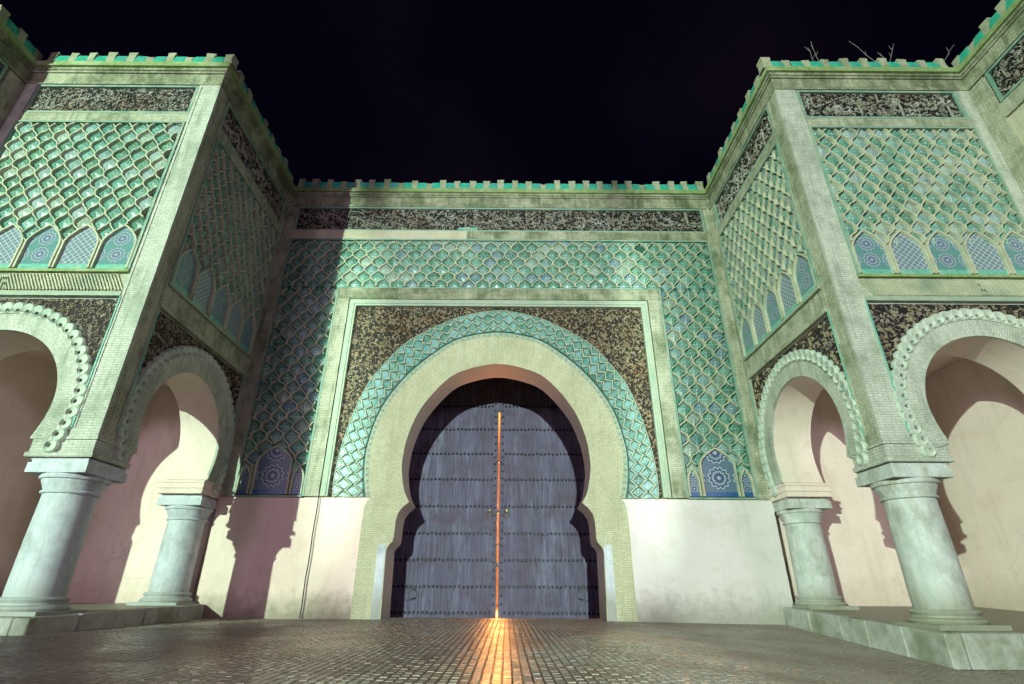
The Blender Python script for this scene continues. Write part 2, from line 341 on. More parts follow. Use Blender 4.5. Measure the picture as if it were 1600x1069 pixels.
    def tube(s, pts, r0, r1, n=6):
        rings = []
        for i, p in enumerate(pts):
            a = Vector(pts[max(i-1, 0)]); b = Vector(pts[min(i+1, len(pts)-1)]); d = (b-a).normalized()
            q = d.orthogonal().normalized(); w_ = d.cross(q); r = r0+(r1-r0)*i/(len(pts)-1)
            rings.append([Vector(p)+q*r*math.cos(6.2832*k/n)+w_*r*math.sin(6.2832*k/n) for k in range(n)])
        for i in range(len(pts)-1):
            for k in range(n): s.face([rings[i][k], rings[i][(k+1) % n], rings[i+1][(k+1) % n], rings[i+1][k]])
        s.face(rings[0]); s.face(rings[-1])
    def mesh(s, name, mat, smooth=False, weld=True, bevel=0):
        me = bpy.data.meshes.new(name); me.from_pydata(s.v, [], s.f)
        ul = me.uv_layers.new(name='UVMap'); flat = [c for f in s.uv for uv in f for c in uv]; ul.data.foreach_set('uv', flat)
        me.materials.append(mat)
        if weld or smooth or bevel:
            bm = bmesh.new(); bm.from_mesh(me); bmesh.ops.remove_doubles(bm, verts=bm.verts, dist=1e-4)
            bmesh.ops.recalc_face_normals(bm, faces=bm.faces)
            if bevel: bmesh.ops.bevel(bm, geom=list(bm.edges), offset=bevel, segments=1, affect='EDGES', profile=.5)
            if smooth:
                for f in bm.faces: f.smooth = True
                for e in bm.edges:
                    if len(e.link_faces) == 2 and e.calc_face_angle(0) > R(38): e.smooth = False
            bm.to_mesh(me); bm.free()
        me.update(); return me

def link(name, data, parent=None, loc=(0, 0, 0), kind=None, label=None):
    o = bpy.data.objects.new(name, data); COL.objects.link(o); o.location = loc
    if parent: o.parent = parent
    if kind: o['kind'] = kind
    if label: o['label'] = label
    return o
def part(name, b, mat, thing, kind=None, label=None, **kw):
    """a part directly under a thing: geometry in world coordinates"""
    return link(name, b.mesh(name, mat, **kw), thing, tuple(-Vector(thing.location)), kind, label)
def sub(name, b, mat, prt, kind=None, label=None, **kw):
    return link(name, b.mesh(name, mat, **kw), prt, (0, 0, 0), kind, label)
def thing(name, label, cat, loc=(0, 0, 0), group=None):
    o = bpy.data.objects.new(name, None); COL.objects.link(o); o.location = loc; o.empty_display_size = .3
    o['label'] = label; o['category'] = cat
    if group: o['group'] = group
    return o
def single(name, b, mat, label, cat, group=None, loc=(0, 0, 0), **kw):
    o = link(name, b.mesh(name, mat, **kw)); o['label'] = label; o['category'] = cat
    if group: o['group'] = group
    return o

def catmull(P, n):
    out = []
    for i in range(len(P)-1):
        p0 = P[i-1] if i else (2*P[0][0]-P[1][0], 2*P[0][1]-P[1][1]); p1, p2 = P[i], P[i+1]
        p3 = P[i+2] if i+2 < len(P) else (-P[i][0]*.6, P[i][1])
        for k in range(n):
            t = k/n
            out.append(tuple(.5*((2*p1[j])+(-p0[j]+p2[j])*t+(2*p0[j]-5*p1[j]+4*p2[j]-p3[j])*t*t+(-p0[j]+3*p1[j]-3*p2[j]+p3[j])*t**3) for j in (0, 1)))
    out.append(P[-1]); return out
def resample(P, n):
    d = [0]
    for a, b in zip(P, P[1:]): d.append(d[-1]+math.hypot(b[0]-a[0], b[1]-a[1]))
    out = []; j = 0
    for k in range(n+1):
        t = d[-1]*k/n
        while j < len(P)-2 and d[j+1] < t: j += 1
        q = (t-d[j])/((d[j+1]-d[j]) or 1); out.append((P[j][0]+(P[j+1][0]-P[j][0])*q, P[j][1]+(P[j+1][1]-P[j][1])*q))
    return out
def full(P):   # half outline (base to apex) to the full arch, left foot to right foot
    return [(-x, z) for x, z in P]+[(x, z) for x, z in reversed(P[:-1])]
def offset(P, r):
    out = []
    for i, p in enumerate(P):
        a = P[max(i-1, 0)]; b = P[min(i+1, len(P)-1)]; dx, dy = b[0]-a[0], b[1]-a[1]; l = math.hypot(dx, dy)
        out.append((p[0]-dy/l*r, p[1]+dx/l*r))
    return out
def shift(P, c): return [(x+c, z) for x, z in P]

# ------------------------------------------------------------------ decoration builders
def ogee(p, q, n=4, k=.065):
    dx, dy = q[0]-p[0], q[1]-p[1]
    s = 1 if (dx > 0) == (dy > 0) else -1
    return [(p[0]+dx*t+s*-dy*k*math.sin(2*math.pi*t), p[1]+dy*t+s*dx*k*math.sin(2*math.pi*t)) for t in [i/n for i in range(n+1)]]
def cell_outline(a, h, inset):
    c = [(a, 0), (0, h), (-a, 0), (0, -h)]
    # curved edges run from the low end to the high end so that neighbours share them
    e = [ogee((a, 0), (0, h)), ogee((-a, 0), (0, h))[::-1], ogee((0, -h), (-a, 0))[::-1], ogee((0, -h), (a, 0))]
    pts = []
    for x in e: pts += x[:-1]
    k = 1-inset
    return [(x*k, y*k) for x, y in pts]

def lattice_panel(thg, mp, rects, du, h, tmat, inside, label=None, off=(0, 0), limit=9999, dproud=.02):
    """rects: list of (u0,u1,v0,v1); inside(u,v) False where something else covers the field"""
    U0 = min(r[0] for r in rects); V0 = min(r[2] for r in rects); U1 = max(r[1] for r in rects); V1 = max(r[3] for r in rects)
    b = B()
    for r in rects: b.rect(mp, *r, 0, dproud)
    pan = part('tile_panel', b, GROUT, thg, label=label, weld=False)
    def inr(u, v, m=0): return any(r[0]-m <= u <= r[1]+m and r[2]-m <= v <= r[3]+m for r in rects)
    a = du/2; o = cell_outline(a, h, .09)
    uvf = lambda u, v: (u/a, v/h)
    cells = []
    nj = int((V1-V0)/h)+2; ni = int((U1-U0)/du)+3
    for j in range(-1, nj):
        for i in range(-1, ni):
            cu = U0+off[0]+i*du+(j % 2)*a; cv = V0+off[1]+j*h
            cells.append((cu, cv))
    proto = B(); z0 = Vector(mp(0, 0, 0)); lm = lambda u, v, d: Vector(mp(u, v, d))-z0
    oo = [(x*.86, y*.86) for x, y in o]
    def tilemesh(bb, cu, cv, fm, clampf):
        P1 = [clampf(cu+x, cv+y) for x, y in o]; P2 = [clampf(cu+x, cv+y) for x, y in oo]
        P1 = [(x-cu, y-cv) for x, y in P1]; P2 = [(x-cu, y-cv) for x, y in P2]; n = len(P1)
        mx_, my_ = sum(p[0] for p in P2)/n, sum(p[1] for p in P2)/n
        for i in range(n):
            k = (i+1) % n; bb.face([fm(*P2[i], dproud+.055), fm(*P2[k], dproud+.055), fm(mx_, my_, dproud+.115)], [uvf(*P2[i]), uvf(*P2[k]), uvf(mx_, my_)])
        for i in range(n):
            k = (i+1) % n
            bb.face([fm(*P1[i], dproud), fm(*P1[k], dproud), fm(*P2[k], dproud+.055), fm(*P2[i], dproud+.055)], [uvf(*P1[i]), uvf(*P1[k]), uvf(*P2[k]), uvf(*P2[i])])
    tilemesh(proto, 0, 0, lm, lambda u, v: (u, v)); shared = proto.mesh('tile', tmat, weld=False)
    todo = []
    for cu, cv in cells:
        whole = [inr(cu+x, cv+y) and inside(cu+x, cv+y) for x, y in o]
        if all(whole): todo.append((cu, cv, None))
        elif inr(cu, cv, -.01) and inside(cu, cv) or (sum(whole) > 6):
            best = min((r for r in rects), key=lambda r: max(r[0]-cu, cu-r[1], 0)+max(r[2]-cv, cv-r[3], 0))
            if all(inside(cu+x, cv+y) or not inr(cu+x, cv+y) for x, y in o) or True:
                todo.append((cu, cv, best))
    todo.sort(key=lambda c: (Vector(mp(c[0], c[1], 0))-CAM).length)
    rest = B()
    for q, (cu, cv, cl) in enumerate(todo):
        loc = Vector(mp(cu, cv, 0))
        if RNG.random() < .006: continue          # fallen tile
        if cl is None and q < limit:
            o_ = link('tile', shared, pan, loc); o_.rotation_euler = [RNG.uniform(-.07, .07) for _ in range(3)]; continue
        cf = (lambda u, v: (u, v)) if cl is None else (lambda u, v, r=cl: (min(max(u, r[0]), r[1]), min(max(v, r[2]), r[3])))
        if q < limit:
            bb = B(); tilemesh(bb, cu, cv, lm, cf); link('tile', bb.mesh('tile', tmat, weld=False), pan, loc)
        else:
            tilemesh(rest, cu, cv, lambda u, v, d, cu=cu, cv=cv: mp(cu+u, cv+v, d), cf)
    if rest.f: sub('far_tiles', rest, tmat, pan, 'stuff', weld=False)
    rb = B()
    jit = {}
    def node(u, v):
        k = (round(u*50), round(v*50))
        if k not in jit: jit[k] = (RNG.uniform(-.022, .022), RNG.uniform(-.022, .022))
        return (u+jit[k][0], v+jit[k][1])
    for cu, cv in cells:
        for p, q in (((cu, cv-h), (cu+a, cv)), ((cu, cv-h), (cu-a, cv))):
            pts = ogee(node(*p), node(*q), 6, .065+RNG.uniform(-.03, .03))
            run = []
            for pt in pts:
                if inr(*pt, -.02) and inside(*pt): run.append(pt)
                else:
                    if len(run) > 1: rb.rib(mp, run,   .075, .042, dproud, dproud+.15+random.uniform(-.012, .012))
                    run = []
            if len(run) > 1: rb.rib(mp, run,   .075, .042, dproud, dproud+.15+random.uniform(-.012, .012))
    for r in rects:
        pass
    sub('lattice', rb, RIB, pan, weld=False)
    return pan

def niche(pan, mp, u0, u1, v0, vs, v1, mat, frame=True, scale=1.0, band=True, d=.02, c=None):
    """arched zellij panel: straight to vs, pointed to v1"""
    um = (u0+u1)/2; hw = (u1-u0)/2
    arc = [(hw, vs)]+[(hw*math.cos(R(90)*t)**.9 if t < 1 else 0, vs+(v1-vs)*(math.sin(R(90)*t)*.5+.5*t*t)) for t in [i/8 for i in range(1, 9)]]
    out = [(um-x, z) for x, z in arc]+[(um+x, z) for x, z in reversed(arc[:-1])]
    poly = [(u0, v0)]+out+[(u1, v0)]
    b = B(); cu, cv = c or (um, (v0+vs)/2)
    b.prism(mp, poly, d-.01, d+.075, lambda u, v: ((u-cu)/scale+.5, (v-cv)/scale+.5))
    sub('niche_panel', b, mat, pan, weld=False)
    if band:
        b = B(); b.rect(mp, u0, u1, v0, v0+.17, d, d+.09); sub('base_tile', b, BLUEB if mat is ZBLUE else TURQ, pan, weld=False)
    fr = B(); fr.rib(mp, [(u0, v0)]+out+[(u1, v0)], .10, .06, d, d+.17)
    sub('niche_frame', fr, RIB, pan, weld=False)

def spiral_relief(b, mp, region, n, d0, d1, wd, rmin, rmax, rng):
    u0, u1, v0, v1, ok = region
    for _ in range(n):
        cu, cv = rng.uniform(u0, u1), rng.uniform(v0, v1); r = rng.uniform(rmin, rmax); a0 = rng.uniform(0, 6.28); sg = rng.choice((-1, 1)); tw = rng.uniform(2.2, 5.0)
        pts = []
        for i in range(8):
            t = i/7; rr = r*(1-.7*t); p = (cu+rr*math.cos(a0+sg*tw*t), cv+rr*math.sin(a0+sg*tw*t))
            if not ok(*p): break
            pts.append(p)
        if len(pts) > 2: b.rib(mp, pts, wd, wd*.55, d0, d1)

def script_relief(b, mp, u0, u1, v0, v1, d0, d1, rng):
    """band of raised cursive lettering over small scrolls"""
    H = v1-v0; u = u0+.08
    ins = lambda x, z: u0+.03 < x < u1-.03 and v0+.04 < z < v1-.04
    def add(pts, w_):
        pts = [p for p in pts if ins(*p)]
        if len(pts) > 1: b.rib(mp, pts, w_, w_*.6, d0, d1)
    while u < u1-.15:
        k = rng.random(); base = v0+H*rng.uniform(.06, .62)
        if k < .14:
            hgt = H*rng.uniform(.25, .6); ln = rng.uniform(-.06, .06); add([(u, base), (u+ln*.5, base+hgt*.5), (u+ln, base+hgt), (u+ln+.05, base+hgt+.03)], .034); u += rng.uniform(.03, .08)
        elif k < .78:
            r = H*rng.uniform(.05, .11); c = (u+r, base+r*rng.uniform(.3, 1.6)); a = rng.uniform(2.6, 3.6)
            add([(c[0]+r*math.cos(a+t*.55), c[1]+r*.8*math.sin(a+t*.55)) for t in range(7)], .032); u += r*rng.uniform(.6, 1.4)
        else:
            l = rng.uniform(.2, .5); z = v0+H*rng.uniform(.2, .85); add([(u-.1+l*t/4, z+.06*math.sin(t*1.2)) for t in range(5)], .034); u += rng.uniform(.05, .15)
    spiral_relief(b, mp, (u0+.05, u1-.05, v0+.05, v1-.05, ins), int((u1-u0)*H*14), d0, d1-.01, .03, .035, .09, rng)

def frieze(thg, mp, u0, u1, v0, v1, label=None):
    b = B(); b.rect(mp, u0, u1, v0, v1, 0, .02); f = part('frieze', b, CARVED, thg, label=label, weld=False)
    s = B(); script_relief(s, mp, u0, u1, v0, v1, .02, .075, RNG); sub('lettering_relief', s, SCRIPT, f, 'stuff', weld=False)
    e = B(); t = .09
    for (a, c, p, q) in ((u0-t, u1+t, v1, v1+t), (u0-t, u1+t, v0-t, v0), (u0-t, u0, v0, v1), (u1, u1+t, v0, v1)): e.rect(mp, a, c, p, q, 0, .11)
    sub('frieze_frame', e, EDGE, f, weld=False)
    return f

# ================================================================== THE PLACE
W, P = 10.73, 7.0
def sstep(a, b, x): t = min(max((x-a)/(b-a), 0), 1); return t*t*(3-2*t)
def ground_z(x, y): return -sstep(1.5, 10.5, x)*(.10+.060*min(max(-y, 0), 11)) + (-.20*sstep(0.5, 6.0, y) if y > 0 else 0)

# ---- ground sheet and setts
def ground():
    b = B()
    xs = [-900, -200, -60, -24]+[i*1.0 for i in range(-20, 21)]+[24, 60, 200, 900]
    ys = [-900, -200, -60, -30]+[i*1.0 for i in range(-22, 8)]+[14, 60, 900]
    for i in range(len(xs)-1):
        for j in range(len(ys)-1):
            q = [(xs[i], ys[j]), (xs[i+1], ys[j]), (xs[i+1], ys[j+1]), (xs[i], ys[j+1])]
            b.face([(x, y, ground_z(x, y)-.022) for x, y in q], q)
    g = link('pavement', b.mesh('pavement', JOINT)); g['kind'] = 'structure'; g['label'] = 'wet stone setts of the square in front of the gate'
    sw, sl = .125, .21; rng = random.Random(3); S = []
    ix = 0; x = -13.6
    while x < 13.6:
        y = -15.2+rng.uniform(0, sl)
        while y < 6.0:
            yy = y+sl*rng.uniform(.85, 1.15)
            xc, yc = x+sw/2, (y+yy)/2
            blocked = (yc > -.05 and abs(xc) > (3.9 if yc < 1.45 else 5.1)) or (abs(xc) > 10.25 and yc > -7.75)
            if not blocked: S.append((xc, yc, sw-.016, (yy-y)-.018))
            y = yy
        x += sw
    def corners(xc, yc, w_, l, rng):
        dz = rng.uniform(-.004, .004); tx, ty = rng.uniform(-.014, .014), rng.uniform(-.014, .014); top = []; mid = []
        for sx, sy in ((-1, -1), (1, -1), (1, 1), (-1, 1)):
            px, py = xc+sx*(w_/2-.012), yc+sy*(l/2-.012); zz = ground_z(px, py)+dz
            top.append((px, py, zz+tx*sx*w_/2+ty*sy*l/2)); px, py = xc+sx*w_/2, yc+sy*l/2; mid.append((px, py, ground_z(px, py)-.028))
        return top, mid
    def vis(s):
        d = s[1]-CAM.y
        return d > 6.9 and abs(s[0]-CAM.x) < d*.95
    S.sort(key=lambda s: (0 if vis(s) and s[1] > -13.4 else 1, (s[0]-CAM.x)**2+(s[1]-CAM.y)**2))
    rest = B()
    for k, s in enumerate(S):
        t, m_ = corners(*s, rng)
        bb = B() if k < 300 else rest; c = Vector((s[0], s[1], 0)) if k < 300 else Vector((0, 0, 0))
        t = [Vector(p)-c for p in t]; m_ = [Vector(p)-c for p in m_]
        bb.face(t)
        for i in range(4): bb.face([m_[i], m_[(i+1) % 4], t[(i+1) % 4], t[i]])
        if k < 300: link('sett', bb.mesh('sett', SETT, weld=False), g, c)
    link('far_setts', rest.mesh('far_setts', SETT, weld=False), g, kind='stuff')
ground()

# ---- central gate wall
YD = 6.2
OPEN_J = [(4.0, -.1), (4.04, 2.12), (4.05, 2.28), (3.97, 2.44), (3.84, 2.56), (3.80, 2.7), (3.79, 3.3), (3.73, 3.58), (3.58, 3.80), (3.34, 4.0)]
OPEN_H = catmull([(3.34, 4.0), (3.55, 4.38), (3.70, 5.0), (3.75, 5.63), (3.60, 6.68), (3.10, 7.90), (2.06, 9.15), (1.05, 9.62), (0, 9.80)], 5)
BR_J = [(5.08, -.1), (5.07, 3.2), (5.04, 3.85), (4.95, 4.05), (4.83, 4.18)]
BR_H = catmull([(4.83, 4.18), (4.99, 4.85), (5.07, 5.6), (5.03, 6.3), (4.68, 7.64), (3.72, 9.14), (2.10, 10.6), (1.05, 11.0), (0, 11.13)], 5)
TL_H = catmull([(6.33, 4.19), (6.37, 5.0), (6.24, 6.3), (5.95, 7.6), (5.55, 8.8), (5.12, 9.5), (4.06, 10.80), (2.30, 11.87), (1.1, 12.28), (0, 12.44)], 5)
MM = lambda u, v, d: (u, -d, v)
NA = 44
oh = full(resample(OPEN_H, NA)); bh = full(resample(BR_H, NA)); th = full(resample(TL_H, NA))

gate = thing('gate_wall', 'tall gate wall with horseshoe arch and green tile lattice between the two pavilions', 'gate')
def gate_wall():
    # body with the arch cut through: strips at equal height from the outline to the side
    half = OPEN_J + OPEN_H[1:]
    b = B()
    for sg in (-1, 1):
        A = [(sg*x, z) for x, z in half]; C = [(sg*W, z) for x, z in half]
        b.strip(MM, A, C, -1.5, 0, edgeA=False, edgeC=False, ends=False)
        b.strip(MM, A, C, -1.5, -1.5, edgeA=False, edgeC=False, ends=False)
    b.rect(MM, -W, W, 9.8, 19.2, -1.5, 0)
    b.box(-W, W, 1.5, 1.52, 9.8, 19.2)
    part('wall_body', b, BRICK, gate, weld=False)
    rv = B(); fl = full(half)
    for i in range(len(fl)-1):
        a, c = fl[i], fl[i+1]
        rv.face([MM(*a, .12), MM(*c, .12), MM(*c, -1.5), MM(*a, -1.5)])
    part('arch_reveal', rv, PLASTERR, gate, smooth=True)
    # recess behind the ring and the passage behind the doors
    r = B()
    r.box(-5.6, -5.25, 1.52, 30, -.4, 12.4); r.box(5.25, 5.6, 1.52, 30, -.4, 12.4); r.box(-5.6, 5.6, 1.52, 30, 12.05, 12.4); r.box(-5.6, 5.6, 30, 30.3, -.4, 12.4)
    r.box(-5.25, 5.25, YD+.2, 30, -.5, -.2)
    part('gate_passage', r, PASSAGE, gate, weld=False)
    # brick ring and jambs
    k = B(); k.strip(MM, oh, bh, 0, .12, uvarc=True, edgeA=False)
    ring = part('brick_arch_ring', k, BRICK, gate, weld=False)
    for sg in (-1, 1):
        k = B(); oj = resample(OPEN_J, 30); A = [(sg*x, z) for x, z in oj]; C = []
        for x, z in oj:   # outer edge at the same height
            xx = 5.08
            for p, q in zip(BR_J, BR_J[1:]):
                if p[1] <= z <= q[1]: xx = p[0]+(q[0]-p[0])*(z-p[1])/(q[1]-p[1])
            C.append((sg*xx, z))
        C[-1] = (sg*4.83, 4.18)
        k.strip(MM, A, C, 0, .12, edgeA=False)
        part('brick_jamb', k, BRICK, gate, weld=False)
        s = B(); s.prism(MM, [(sg*4.045, -.08), (sg*4.36, -.08), (sg*4.36, 2.48), (sg*4.07, 2.48), (sg*4.06, 2.3)], .115, .15); part('marble_slab', s, MARBLE, gate, weld=False)
    # tiled ring: ground, ribs, tiles, beads
    k = B(); k.strip(MM, bh, th, 0, .05, edgeA=True); ta = part('tiled_arch_ring', k, GROUT, gate, weld=False)
    L = [0]
    mid = [((a[0]+c[0])/2, (a[1]+c[1])/2) for a, c in zip(bh, th)]
    for a, c in zip(mid, mid[1:]): L.append(L[-1]+math.hypot(c[0]-a[0], c[1]-a[1]))
    TOT = L[-1]
    def arcmap(s, wd):
        s = min(max(s, 0), TOT-1e-6); i = max(j for j in range(len(L)-1) if L[j] <= s); q = (s-L[i])/(L[i+1]-L[i])
        a = [bh[i][j]+(bh[i+1][j]-bh[i][j])*q for j in (0, 1)]; c = [th[i][j]+(th[i+1][j]-th[i][j])*q for j in (0, 1)]
        return (a[0]+(c[0]-a[0])*wd, a[1]+(c[1]-a[1])*wd)
    n = 46; ds = TOT/n; hw = .29     # cell half-width across (of 0..1)
    am = lambda s, wd, d: MM(*arcmap(s, wd), d)
    ol = cell_outline(1, 1, .13); W0, W1 = .19, .97
    rb = B()
    for i in range(n+1):
        for j in range(4):
            cs = (i+.5*(j % 2))*ds; cw = W0+hw*.5*0 + j*.26
            if cs > TOT or cw > W1: continue
            f = lambda x, y: (min(max(cs+x*ds*.5, .01), TOT-.01), min(max(cw+y*.26, W0), W1))
            p1 = [f(x, y) for x, y in ol]; p2 = [f(x*.82, y*.82) for x, y in ol]; bb = B()
            c0 = Vector(am(min(max(cs, .01), TOT-.01), min(cw, .95), 0)); g = lambda p, d: Vector(am(*p, d))-c0
            bb.face([g(p, .12) for p in p2], [(x*.82, y*.82) for x, y in ol])
            for q in range(len(p1)):
                e = (q+1) % len(p1); bb.face([g(p1[q], .05), g(p1[e], .05), g(p2[e], .12), g(p2[q], .12)], [ol[q], ol[e], ol[e], ol[q]])
            link('arch_tile', bb.mesh('arch_tile', TILEA, weld=False), ta, c0)
            for pq in (((0, -1), (1, 0)), ((0, -1), (-1, 0))):
                pts = [arcmap(*f(*t)) for t in ogee(*pq, 5)]
                if all(W0-.001 <= cw+t[1]*.26 <= W1+.001 for t in pq): rb.rib(MM, pts, .10, .05, .05, .19)
    sub('lattice', rb, PALE, ta, weld=False)
    e = B(); inn = [tuple(a[j]+(c[j]-a[j])*.13 for j in (0, 1)) for a, c in zip(bh, th)]
    e.strip(MM, bh, inn, .05, .14, edgeA=True); oe = [tuple(a[j]+(c[j]-a[j])*.975 for j in (0, 1)) for a, c in zip(bh, th)]
    e.strip(MM, oe, th, .05, .14)
    sub('border_band', e, PALE, ta, weld=False)
    be = B(); nb = 80
    for i in range(nb):
        c = arcmap((i+.5)*TOT/nb, .055)
        for q in range(8):
            a0, a1 = q*.7854, (q+1)*.7854
            be.face([MM(c[0]+.065*math.cos(a0), c[1]+.065*math.sin(a0), .14), MM(c[0]+.065*math.cos(a1), c[1]+.065*math.sin(a1), .14), MM(c[0], c[1], .20)])
    sub('bead_row', be, PALE, ta, 'stuff', weld=False)
    # carved spandrels
    for sg in (-1, 1):
        T = [(sg*x, z) for x, z in resample(TL_H, NA)]; C = [(sg*6.5, z) for x, z in T]
        b = B(); b.strip(MM, T, C, 0, .03, ends=False); b.rect(MM, 0 if sg > 0 else -6.5, 6.5 if sg > 0 else 0, 12.44, 12.62, 0, .03)
        sp = part('carved_spandrel', b, CARVE, gate, weld=False)
        def ok(u, v, sg=sg):
            x = u*sg
            if x > 6.42 or v > 12.55 or x < 0.02: return False
            for p, q in zip(TL_H, TL_H[1:]):
                if p[1] <= v <= q[1]: return x > p[0]+(q[0]-p[0])*(v-p[1])/(q[1]-p[1])+.04
            return v > 12.46
        s = B(); spiral_relief(s, MM, (min(0, sg*6.5), max(0, sg*6.5), 4.3, 12.6, ok), 1500, .03, .075, .032, .035, .09, RNG)
        sub('scroll_relief', s, SCROLL, sp, 'stuff', weld=False)
    # brick frame and pale moulding around the arch
    f = B(); f.rect(MM, -7.42, 7.42, 13.0, 13.56, 0, .16); part('brick_frame', f, BRICKM, gate, weld=False)
    for sg in (-1, 1):
        f = B(); a, c = sorted((sg*6.86, sg*7.42)); f.rect(MM, a, c, 4.2, 13.0, 0, .16); part('brick_frame', f, BRICKG, gate, weld=False)
        f = B(); a, c = sorted((sg*6.5, sg*6.80)); f.rect(MM, a, c, 4.2, 12.62, 0, .20); a, c = sorted((sg*6.58, sg*6.68)); f.rect(MM, a, c, 4.2, 12.72, .2, .24); part('pale_moulding', f, PALE, gate, weld=False)
    f = B(); f.rect(MM, -6.80, 6.80, 12.62, 12.94, 0, .20); f.rect(MM, -6.68, 6.68, 12.72, 12.82, .2, .24); part('pale_moulding', f, PALE, gate, weld=False)
    # tile lattice, three arms of one field
    rects = [(-10.12, 10.12, 13.62, 16.28), (-10.12, -7.5, 4.22, 13.62), (7.5, 10.12, 4.22, 13.62)]
    def inside(u, v):
        x = abs(u)
        if x < 7.4 or v > 6.3: return True
        if 8.06 < x < 9.55: return v > (5.55+.62*max(0, 1-((x-8.805)/.76)**2)**.6)
        c = 7.77 if x < 8.1 else 9.85
        return v > 4.85+.55*(1-abs(x-c)/.36)
    pan = lattice_panel(gate, MM, rects, .66, .425, TILEB, inside, off=(.12, .2), limit=300)
    for sg in (-1, 1):
        a = lambda x0, x1: tuple(sorted((sg*x0, sg*x1)))
        niche(pan, MM, *a(8.12, 9.49), 4.26, 5.5, 6.15, ZBLUE, scale=1.0, c=(sg*8.805, 4.98))
        niche(pan, MM, *a(7.55, 7.98), 4.26, 4.85, 5.35, ZBLUE, scale=.5); niche(pan, MM, *a(9.63, 10.07), 4.26, 4.85, 5.35, ZBLUE, scale=.5)
    e = B(); e.rect(MM, -10.2, 10.2, 16.28, 16.36, 0, .18)
    for sg in (-1, 1):
        a, c = sorted((sg*10.12, sg*10.2)); e.rect(MM, a, c, 4.2, 16.28, 0, .18); a, c = sorted((sg*7.42, sg*7.5)); e.rect(MM, a, c, 4.2, 13.62, 0, .18)
        a, c = sorted((sg*7.5, sg*10.12)); e.rect(MM, a, c, 4.16, 4.22, 0, .18)
    e.rect(MM, -7.42, 7.42, 13.565, 13.62, 0, .18)
    sub('panel_border', e, EDGE, pan, weld=False)
    for sg in (-1, 1):
        f = B(); a, c = sorted((sg*10.2, sg*(W-.09))); f.rect(MM, a, c, 4.15, 18.3, 0, .14); a, c = sorted((sg*10.38, sg*10.5)); f.rect(MM, a, c, 4.15, 18.3, .14, .19)
        part('pilaster', f, BRICKG, gate, weld=False)
    f = B(); f.rect(MM, -1.62, 10.2, 16.36, 16.86, 0, .14); part('brick_band', f, BRICKM, gate, weld=False)
    f = B(); f.rect(MM, -10.2, -1.62, 16.36, 16.86, 0, .155); part('replastered_band', f, TOWER, gate, weld=False)
    f = B(); f.rect(MM, -2.05, -1.1, 16.98, 17.12, 0, .10); part('glazed_patch', f, TURQ, gate)
    frieze(gate, MM, -10.08, 10.08, 16.96, 18.26)
    # plaster dado
    for sg, mt in ((-1, PLASTER), (1, PLASTERW)):
        d = B(); zs = [-.35, 3.2, 3.85, 4.05, 4.15]; xi = [5.08, 5.075, 5.05, 4.96, 4.86]
        d.strip(MM, [(sg*x, z) for x, z in zip(xi, zs)], [(sg*W, z) for z in zs], 0, .07); part('plaster_dado', d, mt, gate, weld=False)
    # cornice
    cb = B()
    for z0, z1, d in ((18.36, 18.48, .13), (18.48, 18.98, .09), (18.98, 19.08, .15), (19.08, 19.20, .20)): cb.box(-(W-d), W-d, -d, .3, z0, z1)
    cor = part('cornice', cb, BRICKM, gate, weld=False)
    lb = B(); lb.box(-(W-.30), W-.30, -.30, 1.4, 19.2, 19.43); sub('mossy_ledge', lb, MOSS, cor)
    merlons(cor, lambda t: (t, 0, 0), -10.25, 10.25, .735)

def merlon_mesh():
    b = B(); w0, w1, w2, h = .20, .145, .165, .64
    prof = [(w0, 0), (w1, .22), (w1, h-.12), (w2, h-.12), (w2, h)]
    front, back = -.24, .16
    for i in range(len(prof)-1):
        (a, z0), (c, z1) = prof[i], prof[i+1]; k0 = .06*z0; k1 = .06*z1
        q0 = [(-a, front+k0, z0), (a, front+k0, z0), (a, back, z0), (-a, back, z0)]; q1 = [(-c, front+k1, z1), (c, front+k1, z1), (c, back, z1), (-c, back, z1)]
        for j in range(4): b.face([q0[j], q0[(j+1) % 4], q1[(j+1) % 4], q1[j]])
    b.face(q1)
    return b.mesh('merlon', STONE, bevel=0)
def rooftile_mesh():
    b = B(); n = 5
    for j, (y0, y1, z0, z1) in enumerate(((-.27, -.16, .0, .46), (-.16, .16, .46, .58))):
        for i in range(n):
            a0, a1 = math.pi*i/n, math.pi*(i+1)/n; f = lambda a: (-.24*math.cos(a), .02*math.sin(a))
            (x0, r0), (x1, r1) = f(a0), f(a1)
            b.face([(x0, y0-r0, z0), (x1, y0-r1, z0), (x1, y1-r1, z1), (x0, y1-r0, z1)])
    return b.mesh('roof_tile', ROOFT, weld=True, smooth=True)
MER, ROO = merlon_mesh(), rooftile_mesh()
def merlons(cor, at, t0, t1, pitch):
    """at(t) gives (x, y, rotation) of the wall line"""
    n = max(2, round((t1-t0)/pitch)); st = (t1-t0)/n
    for i in range(n+1):
        x, y, rz = at(t0+i*st+RNG.uniform(-.03, .03)); o = link('merlon', MER, cor, (x, y, 19.43)); o.rotation_euler.z = rz+RNG.uniform(-.05, .05)
        k = RNG.uniform(.85, 1.12); o.scale = (k, 1, RNG.choice((1, 1, 1, .95, .9, .8, .62))*RNG.uniform(.94, 1.04)); o.rotation_euler.y = RNG.uniform(-.05, .05)
        if i < n:
            x, y, rz = at(t0+(i+.5)*st); o = link('roof_tile', ROO, cor, (x, y, 19.43)); o.rotation_euler.z = rz

